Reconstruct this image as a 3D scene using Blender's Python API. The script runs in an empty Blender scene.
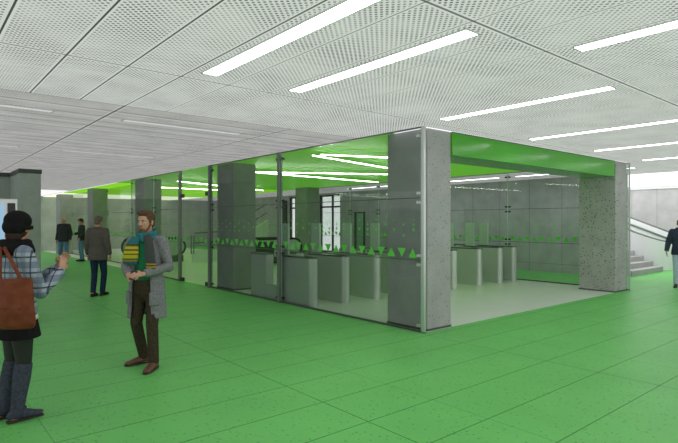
import bpy, bmesh, math, random
from mathutils import Vector as V, Matrix, Euler
random.seed(4)
C = bpy.context.scene.collection
SC = bpy.context.scene
PI = math.pi

# ------------------------------------------------------------------ materials
def mat(name, col, rough=.5, metal=0, spec=.5, emit=None, es=0):
    m = bpy.data.materials.new(name); m.use_nodes = True
    b = m.node_tree.nodes['Principled BSDF']
    b.inputs['Base Color'].default_value = (*col, 1)
    b.inputs['Roughness'].default_value = rough
    b.inputs['Metallic'].default_value = metal
    b.inputs['Specular IOR Level'].default_value = spec
    if emit:
        b.inputs['Emission Color'].default_value = (*emit, 1)
        b.inputs['Emission Strength'].default_value = es
    return m

class NT:
    """small helper round a node tree"""
    def __init__(s, m): s.t = m.node_tree; s.n = s.t.nodes; s.l = s.t.links
    def new(s, typ, **kw):
        n = s.n.new(typ)
        for k, v in kw.items(): setattr(n, k, v)
        return n
    def put(s, sock, v):
        if hasattr(v, 'is_output') or isinstance(v, bpy.types.NodeSocket): s.l.new(v, sock)
        else: sock.default_value = v
    def math(s, op, a, b=None, c=None):
        n = s.new('ShaderNodeMath', operation=op)
        s.put(n.inputs[0], a)
        if b is not None: s.put(n.inputs[1], b)
        if c is not None: s.put(n.inputs[2], c)
        return n.outputs[0]
    def mix(s, f, a, b):
        n = s.new('ShaderNodeMix', data_type='RGBA')
        s.put(n.inputs[0], f)
        s.put(n.inputs[6], a if not isinstance(a, tuple) else (*a, 1)); s.put(n.inputs[7], b if not isinstance(b, tuple) else (*b, 1))
        return n.outputs[2]
    def coords(s):
        tc = s.new('ShaderNodeTexCoord'); sp = s.new('ShaderNodeSeparateXYZ')
        s.l.new(tc.outputs['Object'], sp.inputs[0])
        return tc.outputs['Object'], sp.outputs[0], sp.outputs[1], sp.outputs[2]
    def band(s, x, at, w):   # 1 within w/2 of at
        return s.math('LESS_THAN', s.math('ABSOLUTE', s.math('SUBTRACT', x, at)), w/2)
    def rep(s, x, off, step, w):   # repeated line
        f = s.math('FRACT', s.math('ADD', s.math('DIVIDE', s.math('SUBTRACT', x, off), step), .5))
        return s.math('LESS_THAN', s.math('ABSOLUTE', s.math('SUBTRACT', f, .5)), w/2/step)
    def noise(s, co, scale, detail=2, rough=.5):
        n = s.new('ShaderNodeTexNoise'); s.l.new(co, n.inputs['Vector'])
        n.inputs['Scale'].default_value = scale; n.inputs['Detail'].default_value = detail; n.inputs['Roughness'].default_value = rough
        return n.outputs[0]
    def voro(s, co, scale):
        n = s.new('ShaderNodeTexVoronoi'); s.l.new(co, n.inputs['Vector']); n.inputs['Scale'].default_value = scale
        return n.outputs['Distance'], n.outputs['Color']
    def ramp(s, x, a, b):
        n = s.new('ShaderNodeMapRange'); s.put(n.inputs[0], x); n.inputs[1].default_value = a; n.inputs[2].default_value = b
        return n.outputs[0]

def bsdf(m): return m.node_tree.nodes['Principled BSDF']

def concrete(name, col, pits=1.0, scale=16, joints=None):
    m = mat(name, col, .75, spec=.25); n = NT(m); co, x, y, z = n.coords()
    c = n.mix(n.ramp(n.noise(co, 2.2, 5), .3, .7), tuple(v*.86 for v in col), tuple(min(1, v*1.1) for v in col))
    c = n.mix(n.math('MULTIPLY', n.ramp(n.noise(co, 40, 3), .35, .75), .35), c, tuple(v*.75 for v in col))
    if pits:
        d, vc = n.voro(co, scale)
        sp = n.new('ShaderNodeSeparateColor'); n.l.new(vc, sp.inputs[0])
        sz = n.math('MULTIPLY', n.math('POWER', sp.outputs[0], 2.2), .34*pits)
        c = n.mix(n.math('MULTIPLY', n.math('LESS_THAN', d, sz), .8), c, tuple(v*.2 for v in col))
    if joints:
        for ax, off, step, w in joints:
            c = n.mix(n.math('MULTIPLY', n.rep((x, y, z)[ax], off, step, w), .75), c, tuple(v*.35 for v in col))
    n.l.new(c, bsdf(m).inputs['Base Color'])
    return m

def perf(name, base, trans, mode, pitch):
    """perforated metal ceiling sheet, made translucent so world light from above brightens it"""
    m = bpy.data.materials.new(name); m.use_nodes = True; n = NT(m)
    for q in list(n.n): n.n.remove(q)
    co, x, y, z = n.coords()
    out = n.new('ShaderNodeOutputMaterial')
    u = n.math('DIVIDE', n.math('ADD', x, y), pitch); v = n.math('DIVIDE', n.math('SUBTRACT', x, y), pitch)
    fu = n.math('SUBTRACT', n.math('FRACT', u), .5); fv = n.math('SUBTRACT', n.math('FRACT', v), .5)
    r2 = n.math('ADD', n.math('MULTIPLY', fu, fu), n.math('MULTIPLY', fv, fv))
    hole = n.math('LESS_THAN', r2, .088)
    cl = n.ramp(n.noise(co, 1.9, 3), .36, .66)
    # solid rims round every panel carry no holes
    if mode == 'near':
        seam = n.rep(x, .555, .515, .012)
        rim = n.rep(x, .555, .515, .05)
        big = None
        for yy in (2.23, 4.94, 6.65):
            b = n.band(y, yy, .022); big = b if big is None else n.math('MAXIMUM', big, b)
            rim = n.math('MAXIMUM', rim, n.band(y, yy, .07))
        big = n.math('MAXIMUM', big, n.math('MULTIPLY', n.math('MAXIMUM', n.rep(x, .555, .515, .016), 0), n.math('LESS_THAN', x, 2.4)))
    else:
        seam = n.rep(y, 6.65, .42, .04)
        rim = n.rep(y, 6.65, .5, .05)
        big = n.rep(x, 2.10, 2.5, .03)
        rim = n.math('MAXIMUM', rim, n.rep(x, 2.10, 2.5, .08))
    hole = n.math('MULTIPLY', hole, n.math('SUBTRACT', 1, rim))
    dark = n.mix(cl, tuple(v*.12 for v in base), tuple(v*.60 for v in base))
    c = n.mix(hole, base, dark)
    c = n.mix(n.math('MULTIPLY', seam, .8 if mode == 'near' else .5), c, (.1, .1, .1))
    c = n.mix(n.math('MULTIPLY', big, .8), c, (.05, .05, .05))
    df = n.new('ShaderNodeBsdfDiffuse'); tr = n.new('ShaderNodeBsdfTranslucent'); mx = n.new('ShaderNodeMixShader')  # translucent share added: no roof above, world light brightens the sheet
    n.l.new(c, df.inputs[0]); n.l.new(c, tr.inputs[0]); mx.inputs[0].default_value = trans
    n.l.new(df.outputs[0], mx.inputs[1]); n.l.new(tr.outputs[0], mx.inputs[2]); n.l.new(mx.outputs[0], out.inputs[0])
    return m

def translucent_sheet(name, col, trans):
    m = bpy.data.materials.new(name); m.use_nodes = True; n = NT(m)
    for q in list(n.n): n.n.remove(q)
    out = n.new('ShaderNodeOutputMaterial')
    df = n.new('ShaderNodeBsdfPrincipled'); df.inputs['Base Color'].default_value = (*col, 1); df.inputs['Roughness'].default_value = .35
    tr = n.new('ShaderNodeBsdfTranslucent'); tr.inputs[0].default_value = (*col, 1)
    mx = n.new('ShaderNodeMixShader'); mx.inputs[0].default_value = trans
    n.l.new(df.outputs[0], mx.inputs[1]); n.l.new(tr.outputs[0], mx.inputs[2]); n.l.new(mx.outputs[0], out.inputs[0])
    return m

def glass(name, tint, f0=.045, rough=0.0, haze=0):
    m = bpy.data.materials.new(name); m.use_nodes = True; n = NT(m)
    for q in list(n.n): n.n.remove(q)
    out = n.new('ShaderNodeOutputMaterial')
    lw = n.new('ShaderNodeLayerWeight'); lw.inputs[0].default_value = .5
    fr = n.math('ADD', n.math('MULTIPLY', n.math('POWER', lw.outputs['Facing'], 5.0), 1-f0), f0)
    t = n.new('ShaderNodeBsdfTransparent'); t.inputs[0].default_value = (*tint, 1)
    g = n.new('ShaderNodeBsdfGlossy'); g.inputs['Roughness'].default_value = rough; g.inputs[0].default_value = (.42, .44, .43, 1)
    base = t.outputs[0]
    if haze:
        d = n.new('ShaderNodeBsdfDiffuse'); d.inputs[0].default_value = (.74, .82, .78, 1)
        mh = n.new('ShaderNodeMixShader'); mh.inputs[0].default_value = haze
        n.l.new(base, mh.inputs[1]); n.l.new(d.outputs[0], mh.inputs[2]); base = mh.outputs[0]
    mx = n.new('ShaderNodeMixShader'); n.l.new(fr, mx.inputs[0]); n.l.new(base, mx.inputs[1]); n.l.new(g.outputs[0], mx.inputs[2])
    n.l.new(mx.outputs[0], out.inputs[0])
    return m

def lamp(name, col, s):
    m = bpy.data.materials.new(name); m.use_nodes = True; n = NT(m)
    for q in list(n.n): n.n.remove(q)
    out = n.new('ShaderNodeOutputMaterial'); e = n.new('ShaderNodeEmission')
    e.inputs[0].default_value = (*col, 1); e.inputs[1].default_value = s
    n.l.new(e.outputs[0], out.inputs[0]); return m

def floor_green():
    m = mat('green_terrazzo', (.12, .5, .1), .42, spec=.10); n = NT(m); bsdf(m).inputs['Specular Tint'].default_value = (.3, 1, .28, 1); co, x, y, z = n.coords()
    base = (.152, .50, .135)
    c = n.mix(n.ramp(n.noise(co, 1.3, 3), .3, .7), tuple(v*.95 for v in base), tuple(v*1.05 for v in base))
    d, vc = n.voro(co, 29)
    sp = n.new('ShaderNodeSeparateColor'); n.l.new(vc, sp.inputs[0])
    jit = n.math('ADD', d, n.math('MULTIPLY', n.math('SUBTRACT', n.noise(co, 60, 2), .5), .25))
    spk = n.math('LESS_THAN', jit, n.math('MULTIPLY', n.math('POWER', sp.outputs[1], 1.5), .36))
    c = n.mix(n.math('MULTIPLY', spk, .45), c, (.035, .12, .04))
    c = n.mix(n.math('MULTIPLY', n.rep(y, 1.95, .611, .012), .75), c, (.02, .13, .015))
    cr = n.math('MAXIMUM', n.rep(x, 2.98, 2.94, .012), n.math('MULTIPLY', n.rep(x, 6.75, 2.94, .010), .55))
    c = n.mix(n.math('MULTIPLY', cr, .75), c, (.02, .13, .015))
    b = bsdf(m); n.l.new(c, b.inputs['Base Color'])
    
    return m

def floor_pale():
    m = mat('pale_tile', (.5, .5, .5), .3, spec=.4); n = NT(m); co, x, y, z = n.coords()
    c = n.mix(n.ramp(n.noise(co, 1.5, 3), .3, .7), (.69, .68, .69), (.74, .73, .74))
    c = n.mix(n.math('MULTIPLY', n.math('MAXIMUM', n.rep(y, 5.17, .9, .008), n.rep(x, 6.05, .9, .008)), .18), c, (.2, .2, .2))
    n.l.new(c, bsdf(m).inputs['Base Color']); return m

def plaid():
    m = mat('plaid_wool', (.25, .29, .36), .9, spec=.1); n = NT(m); co, x, y, z = n.coords()
    c = n.mix(n.rep(z, .02, .13, .055), (.36, .40, .48), (.20, .235, .31))
    c = n.mix(n.math('MULTIPLY', n.rep(z, .085, .13, .014), .85), c, (.03, .035, .06))
    h = n.math('ADD', x, y)
    c = n.mix(n.math('MULTIPLY', n.rep(h, .03, .15, .05), .45), c, (.12, .15, .21))
    c = n.mix(n.math('MULTIPLY', n.rep(h, .1, .15, .014), .8), c, (.03, .035, .06))
    n.l.new(c, bsdf(m).inputs['Base Color']); return m

def fabric(name, col, scale=60, amt=.25):
    m = mat(name, col, .9, spec=.1); n = NT(m); co, x, y, z = n.coords()
    c = n.mix(n.ramp(n.noise(co, scale, 3), .3, .7), tuple(v*(1-amt) for v in col), tuple(min(1, v*(1+amt)) for v in col))
    n.l.new(c, bsdf(m).inputs['Base Color']); return m

def stripes(name, z0, seq):
    """knitted stripes along local z, seq = [(top_z, colour)...] from below"""
    m = mat(name, (.5, .5, .1), .95, spec=.05); n = NT(m); co, x, y, z = n.coords()
    w = n.math('ADD', z, n.math('MULTIPLY', n.math('SINE', n.math('MULTIPLY', x, 260)), .003))
    c = seq[0][1]
    for k in range(1, len(seq)):
        c = n.mix(n.math('GREATER_THAN', w, seq[k-1][0]), c, seq[k][1])
    n.l.new(c, bsdf(m).inputs['Base Color']); return m

M = {}
M['conc'] = concrete('pitted_concrete', (.43, .415, .43), 1.0, 30)
M['conc_big'] = concrete('coarse_pitted_concrete', (.43, .415, .425), 1.2, 25)
M['conc_side'] = concrete('smooth_concrete', (.33, .33, .34), .3, 30)
M['wall_conc'] = concrete('panelled_concrete', (.47, .465, .465), .25, 9, [(1, 7.67, .93, .016)])
M['wall_grey'] = concrete('grey_panel_wall', (.45, .455, .465), 0, 9, [(1, 7.1, 1.15, .014), (2, .28, 5, .012)])
M['wall_left'] = concrete('left_concrete', (.40, .44, .415), .3, 9)
M['wall_end'] = concrete('end_wall_panel', (.42, .46, .44), 0, 9, [(0, 6, 1.2, .012)])
M['perf'] = perf('perforated_ceiling', (.83, .82, .82), .55, 'near', .054)
M['perf_far'] = perf('perforated_plank_ceiling', (.72, .675, .705), .5, 'far', .045)
M['translucent_sheet'] = translucent_sheet('green_translucent_ceiling', (.145, .53, .03), .5)  # translucency added so world light from above makes the green ceiling glow
M['green_gloss'] = mat('glossy_green', (.065, .40, .012), .2, spec=.45)
M['floor'] = floor_green(); M['pale'] = floor_pale()
M['glass'] = glass('clear_green_glass', (.865, .89, .875), .03)
M['glass2'] = glass('pale_glass', (.93, .955, .94), .035)
M['frost'] = glass('frosted_wing', (.62, .72, .66), .05, .2, .6)
M['edge'] = mat('glass_edge', (.42, .66, .52), .2, spec=.6)
M['decal'] = mat('green_vinyl', (.12, .60, .07), .5)
M['steel'] = mat('brushed_steel', (.60, .62, .61), .27, .4)
M['steel_dark'] = mat('dark_steel', (.12, .13, .125), .4, .8)
M['post_grey'] = mat('post_grey', (.19, .205, .195), .35, .4)
M['steel_lt'] = mat('satin_steel', (.62, .64, .63), .35, .9)
M['black'] = mat('black_rubber', (.012, .012, .013), .45)
M['trim'] = mat('dark_trim', (.05, .065, .055), .5)
M['white'] = mat('white_plaster', (.74, .75, .76), .55)
M['rail_grey'] = mat('grey_rail', (.16, .16, .165), .5)
M['step'] = concrete('pale_step_stone', (.40, .40, .40), 0, 9)
M['lamp'] = lamp('lamp_diffuser', (1, .985, 1), 9)
M['lamp_far'] = lamp('lamp_diffuser_dim', (1, .96, 1), .62)
M['tube'] = lamp('tube_light', (.97, 1, .90), 22)
M['lum'] = lamp('painted_glow_white', (1, .98, 1), 2.5)  # emission paints the brightly lit ceiling above the stairs
M['lum_dim'] = lamp('painted_glow_soft', (1, .97, 1), 1.0)  # weaker painted glow for the far left ceiling
M['lum_end'] = lamp('painted_glow_pale', (.93, 1, .72), 1.15)  # painted glow of the ceiling by the end wall
M['lum_lime'] = lamp('painted_glow_lime', (.30, .8, .04), .8)  # painted glow of the lit green ceiling
M['door'] = mat('pale_green_door', (.28, .46, .34), .5)
M['blue'] = lamp('blue_lit_strip', (.42, .68, .9), .75)
M['ind'] = lamp('green_indicator', (.1, .9, .2), 1.2)

# ------------------------------------------------------------------ mesh helpers
def box(bm, a, b, bev=0, rot=None):
    r = bmesh.ops.create_cube(bm, size=1)
    vs = r['verts']
    s = V((b[0]-a[0], b[1]-a[1], b[2]-a[2])); c = (V(a)+V(b))/2
    for v in vs: v.co = V((v.co.x*s.x, v.co.y*s.y, v.co.z*s.z))
    if bev:
        es = list({e for v in vs for e in v.link_edges})
        r2 = bmesh.ops.bevel(bm, geom=es, offset=bev, segments=2, affect='EDGES', profile=.5)
        vs = list({v for f in r2['faces'] for v in f.verts} | {v for v in vs if v.is_valid})
    for v in vs:
        if rot: v.co = rot @ v.co
        v.co += c
    return vs

def prism(bm, pts, d):
    """pts: list of 3D points of a planar polygon, extruded by vector d"""
    a = [bm.verts.new(V(p)) for p in pts]; b = [bm.verts.new(V(p)+V(d)) for p in pts]
    bm.faces.new(a[::-1]); bm.faces.new(b)
    k = len(a)
    for i in range(k): bm.faces.new((a[i], a[(i+1) % k], b[(i+1) % k], b[i]))

def tube(bm, pts, r, seg=10):
    loft(bm, [V(p) for p in pts], [(r, r)]*len(pts), seg=seg, rnd=False)

def loft(bm, P, Rd, ref=(1, 0, 0), seg=14, rnd=True, arc=None):
    P = [V(p) for p in P]; Rd = [(r, r) if not isinstance(r, tuple) else r for r in Rd]; ref = V(ref)
    n = len(P); rings = []
    def frame(T):
        s = ref - T*ref.dot(T)
        if s.length < .05: s = V((0, 1, 0)) - T*T.y
        s.normalize(); return s, T.cross(s)
    T = []
    for i in range(n):
        t = P[min(i+1, n-1)]-P[max(i-1, 0)]; T.append(t.normalized())
    L = []
    if rnd:
        r = min(Rd[0]); L += [(P[0]-T[0]*r*.9, Rd[0], .4, T[0]), (P[0]-T[0]*r*.5, Rd[0], .86, T[0])]
    for i in range(n): L.append((P[i], Rd[i], 1, T[i]))
    if rnd:
        r = min(Rd[-1]); L += [(P[-1]+T[-1]*r*.5, Rd[-1], .86, T[-1]), (P[-1]+T[-1]*r*.9, Rd[-1], .4, T[-1])]
    for p, (a, b), k, t in L:
        s, u = frame(t)
        rings.append([bm.verts.new(p+s*(a*k*math.cos(2*PI*j/seg))+u*(b*k*math.sin(2*PI*j/seg))) for j in range(seg)])
    for A, B in zip(rings, rings[1:]):
        for j in range(seg): bm.faces.new((A[j], A[(j+1) % seg], B[(j+1) % seg], B[j]))
    bm.faces.new(rings[0][::-1]); bm.faces.new(rings[-1])

def ell(bm, c, r, rot=None, u=16, v=10):
    R = bmesh.ops.create_uvsphere(bm, u_segments=u, v_segments=v, radius=1)
    for q in R['verts']:
        q.co = V((q.co.x*r[0], q.co.y*r[1], q.co.z*r[2]))
        if rot: q.co = rot @ q.co
        q.co += V(c)

def obj(name, bm, m, parent=None, smooth=False, label=None):
    me = bpy.data.meshes.new(name)
    bmesh.ops.recalc_face_normals(bm, faces=bm.faces)
    bm.to_mesh(me); bm.free()
    if smooth: me.polygons.foreach_set('use_smooth', [True]*len(me.polygons))
    o = bpy.data.objects.new(name, me); C.objects.link(o)
    me.materials.append(m if not isinstance(m, str) else M[m])
    if parent: o.parent = parent
    if label: o['label'] = label
    return o

def B(): return bmesh.new()
def bx(name, a, b, m, parent=None, bev=0, label=None):
    bm = B(); box(bm, a, b, bev); return obj(name, bm, m, parent, label=label)

def thing(name, label, cat, loc=(0, 0, 0), rz=0, group=None):
    o = bpy.data.objects.new(name, None); C.objects.link(o); o.empty_display_size = .2
    o.location = loc; o.rotation_euler = (0, 0, rz); o['label'] = label; o['category'] = cat
    if group: o['group'] = group
    return o
def tag(o, label, cat, group=None):
    o['label'] = label; o['category'] = cat
    if group: o['group'] = group
    return o
def struct(o): o['kind'] = 'structure'; return o
def dup(root, loc, label):
    r = root.copy(); C.objects.link(r); r.location = loc; r['label'] = label
    for ch in list(root.children):
        c = ch.copy(); C.objects.link(c); c.parent = r
        for g in ch.children:
            d = g.copy(); C.objects.link(d); d.parent = c
    return r

# ------------------------------------------------------------------ setting
HC = 3.12
GX = 5.99          # plane of the street side glass
G2 = 13.58         # plane of the glass beyond the gates
def flat(name, rects, z, m):
    bm = B()
    for x0, x1, y0, y1 in rects:
        bm.faces.new([bm.verts.new(p) for p in ((x0, y0, z), (x1, y0, z), (x1, y1, z), (x0, y1, z))])
    return struct(obj(name, bm, m))
bm = B()
for x0, x1, y0, y1 in ((-6, 24, -4, 5.17), (-6, 6.02, 5.17, 34), (G2, 24, 5.17, 15), (G2, 16.65, 15, 34)): box(bm, (x0, y0, -.1), (x1, y1, 0))
struct(obj('floor', bm, 'floor'))
struct(bx('floor', (6.02, 5.17, -.1), (G2, 34, 0), 'pale'))
flat('ceiling', [(-6, 24, -4, 5.17), (-6, 6.0, 5.17, 6.65), (G2, 24, 5.17, 6.65)], HC, 'perf')
flat('ceiling', [(-6, 6.0, 6.65, 34), (G2, 24, 6.65, 15), (G2, 16.65, 15, 34)], HC, 'perf_far')
flat('ceiling', [(6.0, G2, 5.9, 20)], HC, 'translucent_sheet')
# rear wall beyond the gates, with two tall windows
RX = 16.4
W = [(19.47, 21.16), (22.75, 23.9)]
bm = B()
ys = [6.35, W[0][0], W[0][1], W[1][0], W[1][1], 33.5]
for i in range(0, 6, 2): box(bm, (RX, ys[i], 0), (RX+.25, ys[i+1], HC))
for a, b in W:
    box(bm, (RX, a, 0), (RX+.25, b, .12)); box(bm, (RX, a, 3.02), (RX+.25, b, HC))
struct(obj('wall_rear', bm, 'wall_grey'))
for k, (a, b) in enumerate(W):
    bm = B(); box(bm, (RX+.16, a, .12), (RX+.175, b, 3.02)); w = struct(obj('window_%d' % (k+1), bm, 'glass2'))
    bm = B()
    for q in (a+.03, a+(b-a)*(.42 if k == 0 else .55), b-.03): box(bm, (RX+.08, q-.04, .12), (RX+.16, q+.04, 3.02))
    for q in (.15, 2.42, 2.99): box(bm, (RX+.08, a, q-.04), (RX+.16, b, q+.04))
    obj('window_frame', bm, 'black', w)
bm = B(); box(bm, (RX-.05, 17.72, 0), (RX, 18.2, 2.07)); d = struct(obj('door_1', bm, 'door'))
bm = B()
box(bm, (RX-.07, 17.66, 0), (RX, 17.72, 2.13)); box(bm, (RX-.07, 18.2, 0), (RX, 18.34, 2.13)); box(bm, (RX-.07, 17.66, 2.07), (RX, 18.34, 2.13))
obj('door_frame', bm, 'trim', d)
struct(bx('wall_far', (-6, 33.5, 0), (16.65, 33.75, HC), 'wall_end'))
struct(bx('wall_right', (23, -4, 0), (23.25, 15, 2.98), 'wall_conc'))
struct(bx('trim_1', (22.96, -4, 2.98), (23.25, 15, HC), 'white'))
struct(bx('wall_left', (-6, 18.0, 0), (2.4, 18.25, HC), 'wall_left'))
struct(bx('trim_2', (-6, 17.95, 3.0), (2.4, 18.0, HC-.004), 'trim'))

def column(x0, x1, y0, y1, m, label, cap=False):
    t = thing('column', label, 'column', ((x0+x1)/2, (y0+y1)/2, 0), 0, 'concrete columns')
    a, b = (x1-x0)/2, (y1-y0)/2
    bm = B(); box(bm, (-a, -b, 0), (a, b, HC-.004), .012); obj('shaft', bm, m, t)
    if cap:
        bm = B(); box(bm, (-a-.02, -b-.02, 3.0), (a+.02, b+.02, HC-.005)); obj('top_trim', bm, 'trim', t)
    else:
        bm = B(); box(bm, (-a-.006, -b-.006, 0), (a+.006, b+.006, .03)); obj('base_joint', bm, 'steel_dark', t)
    return t
column(6.13, 6.70, 5.20, 6.06, M['conc'], 'pitted grey concrete column at the near corner of the glazed gate area')
column(6.12, 6.75, 11.3, 12.15, M['conc_side'], 'wide grey column behind the glass, left of the gates')
column(6.10, 6.70, 17.4, 18.25, M['conc_side'], 'dark grey column behind the man in the scarf')
column(6.10, 6.70, 23.5, 24.35, M['conc_side'], 'slim grey column behind the walking man in the blazer')
column(6.10, 6.70, 29.6, 30.45, M['conc_side'], 'farthest grey column beside the two men in dark jackets')
column(12.86, 13.50, 5.17, 6.03, M['conc_big'], 'coarse pitted concrete column at the right end of the green beam')
column(12.86, 13.50, 11.3, 12.15, M['conc_side'], 'inner concrete column hidden behind the near corner column')
column(12.86, 13.50, 17.4, 18.25, M['conc_side'], 'inner grey column standing between the two bright rear windows')
column(2.38, 2.89, 16.3, 17.95, M['wall_left'], 'broad grey green pillar beside the vending machine', True)

# green beam over the open side
t = thing('beam', 'glossy bright green beam spanning between the two front columns', 'beam', (9.8, 5.5, 2.74))
bm = B(); box(bm, (-3.09, -.32, 0), (3.05, .40, HC-2.74-.004), .01); obj('fascia', bm, 'green_gloss', t)
bm = B(); box(bm, (-3.09, -.325, .36), (3.05, -.30, HC-2.74-.003)); obj('shadow_gap', bm, 'trim', t)

# ------------------------------------------------------------------ ceiling lights
def strip(x, y, lx, ly, m, label, group):
    t = thing('ceiling_light', label, 'light', (x, y, HC), 0, group)
    bm = B()
    for s in (-1, 1):
        box(bm, (s*lx/2-.006, -ly/2, -.014), (s*lx/2+.006, ly/2, -.001)); box(bm, (-lx/2, s*ly/2-.006, -.014), (lx/2, s*ly/2+.006, -.001))
    obj('frame', bm, 'white', t)
    bm = B(); box(bm, (-lx/2+.006, -ly/2+.006, -.011), (lx/2-.006, ly/2-.006, -.002)); obj('diffuser', bm, m, t)
near = [(2.27, 2.30, 4.66, 'large bright ceiling light nearest the middle top, leftmost bright strip'),
        (3.28, 2.34, 4.67, 'bright ceiling light strip second from the left'),
        (4.28, -.30, 2.02, 'bright ceiling light strip at the upper right corner'),
        (5.78, 2.35, 4.62, 'bright ceiling light strip just in front of the near corner column'),
        (8.36, 2.40, 4.77, 'thin bright ceiling light strip above the green beam, middle'),
        (10.70, 2.40, 4.70, 'thin ceiling light strip near the right end of the green beam'),
        (13.2, 2.40, 4.70, 'farthest thin ceiling light strip towards the stairs')]
near2 = [(14.9, 5.5, 9.0, 'added ceiling strip over the passage beyond the far glass, near the right column'), (14.9, 9.6, 13.1, 'added ceiling strip over the passage beyond the far glass, behind the gates'), (14.9, 13.7, 17.2, 'added ceiling strip over the passage beyond the far glass, before the bright windows')]  # strips added to brighten the interior behind the glass
for x, a, b, l in near2: strip(x, (a+b)/2, .165, b-a, 'lamp', l, 'added passage fill strips')
for x, a, b, l in near: strip(x, (a+b)/2, .165, b-a, 'lamp', l, 'bright ceiling strips')
far = [(.55, 7.55, 'pale ceiling light in the near row at the left edge'), (3.28, 7.55, 'pale ceiling light in the near row above the scarfed man'),
       (.75, 11.55, 'pale ceiling light in the middle row at the left edge'), (3.35, 11.55, 'pale ceiling light in the middle row above the walking man'),
       (3.35, 15.6, 'pale ceiling light in the far row before the column tops')]
for x, y, l in far: strip(x, y, 1.85, .15, 'lamp_far', l, 'pale ceiling strips')
bm = B(); box(bm, (-2.9, -5, -.03), (2.9, 6, -.004)); o = obj('painted_ceiling_glow', bm, 'lum'); o.location = (20, 9.5, HC)  # emissive slab stands in for light falling on the ceiling
tag(o, 'large white glow painted on the ceiling above the stairs', 'light')
bm = B(); box(bm, (-1.5, -3, -.03), (1.5, 3, -.004)); o = obj('painted_ceiling_glow', bm, 'lum_dim'); o.location = (4.3, 29.5, HC)  # same stand-in for the bright ceiling at the hall end
tag(o, 'white glow painted on the ceiling at the far left end of the hall', 'light')

def tubelight(a, b, label, m='tube', r=.009, z=HC-.13):
    a, b = V((*a, 0)), V((*b, 0)); c = (a+b)/2; L = (b-a).length
    t = thing('tube_light', label, 'light', (c.x, c.y, z), math.atan2((b-a).y, (b-a).x), 'slanting light tubes on the green ceiling')
    bm = B(); tube(bm, [(-L/2, 0, 0), (L/2, 0, 0)], r, 8); obj('tube', bm, m, t, True)
    bm = B(); box(bm, (-L/2, -.005, .118), (L/2, .005, .126)); obj('rail', bm, 'white', t)
    return t
tubelight((6.2, 8.2), (10.0, 9.2), 'light tube on green ceiling slanting from the nearest point down right')
tubelight((6.25, 8.0), (8.8, 7.0), 'nearest light tube on green ceiling, almost level across the top')
tubelight((6.3, 12.4), (11.0, 9.75), 'light tube on green ceiling crossing behind the metal post')
tubelight((7.1, 12.0), (12.1, 12.4), 'light tube on green ceiling lowest above the rear windows')
tubelight((6.8, 16.3), (11.6, 18.8), 'light tube on green ceiling seen above the glass doors')
tubelight((7.0, 19.6), (11.6, 19.9), 'light tube on green ceiling farther back behind the doors')
# emissive lime and pale slabs painting the glow on the far green ceiling
for y0, y1, m, l in ((20, 28.5, 'lum_lime', 'lime glow painted on the ceiling behind the farther columns'), (28.5, 33.5, 'lum_end', 'pale yellow glow painted on the ceiling at the far end wall')):
    bm = B(); box(bm, (-3.75, -(y1-y0)/2, -.03), (3.75, (y1-y0)/2, 0)); o = obj('painted_ceiling_glow', bm, m); o.location = (9.8, (y0+y1)/2, HC)
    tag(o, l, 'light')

# ------------------------------------------------------------------ glazing
def tri(bm, x, y, z, w, up, dx):
    h = w*.8; s = 1 if up else -1
    prism(bm, [(x, y-w/2, z-s*h/2), (x, y+w/2, z-s*h/2), (x, y, z+s*h/2)], (dx, 0, 0))
def frieze(bm, x, y0, y1, dx, seed):
    R = random.Random(seed); n = int((y1-y0-.04)/.215); st = (y1-y0)/max(1, n)
    for i in range(n): tri(bm, x, y0+(i+.5)*st, 1.195, .175, i % 2 == 0, dx)
    n = int((y1-y0-.04)/.20); st = (y1-y0)/max(1, n)
    for i in range(n):
        for k, (zz, w) in enumerate(((1.47, .05), (1.545, .062), (1.64, .05), (1.70, .036))):
            if (i % 2 == 0) != (k in (1, 3)) and R.random() < .8: continue
            tri(bm, x, y0+(i+.5)*st, zz, w, k % 2 == 0, dx)
def panel(X, y0, y1, label, group, gm='glass', clamps=((0,), (1,)), tiers=(0.03, 1.09, 2.04, 3.10), fr=True, seed=1, side=-1):
    """full height glazing in the plane x = X made of three tiers"""
    t = thing('glass_screen', label, 'glass screen', (X, (y0+y1)/2, 0), 0, group)
    h = (y1-y0)/2
    for a, b in zip(tiers, tiers[1:]):
        bm = B(); box(bm, (-.006, -h+.008, a+.004), (.006, h-.008, b-.004)); obj('pane', bm, gm, t)
    bm = B()
    for q in tiers[1:-1]: box(bm, (-.006, -h+.008, q-.006), (.006, h-.008, q+.006))
    obj('joint', bm, 'steel_dark', t)
    bm = B()
    box(bm, (-.02, -h, 0), (.02, h, .03)); obj('bottom_rail', bm, 'steel_dark', t)
    bm = B(); box(bm, (-.02, -h, HC-.02), (.02, h, HC-.004)); obj('top_rail', bm, 'steel_dark', t)
    if fr:
        bm = B(); frieze(bm, side*.0075, -h+.05, h-.05, side*.002, seed); obj('triangle_frieze', bm, 'decal', t)
    for e in (-1, 1):
        bm = B(); box(bm, (-.007, e*(h-.004)-.004, .03), (.007, e*(h-.004)+.004, HC-.02)); obj('edge', bm, 'edge', t)
    for e in (-1, 1):
        for q in (.10, 1.02, 1.16, 1.97, 2.11, 2.98):
            bm = B(); yy = e*(h-.055)
            box(bm, (-.022, yy-.028, q-.022), (.022, yy+.028, q+.022), .004); obj('clamp', bm, 'steel_lt' if e < 0 and y0 < 6 else 'black', t)
    return t
G = 'street side glazing'
panel(GX, 5.20, 8.995, 'glass screen with green triangles, between near corner column and metal post', G, seed=1)
panel(GX, 9.10, 12.20, 'glass screen with green triangles, left of the metal post', G, seed=2)
panel(GX, 14.2, 16.15, 'narrow glass screen beside the glass doors, right of the scarfed man', G, seed=3)
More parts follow.
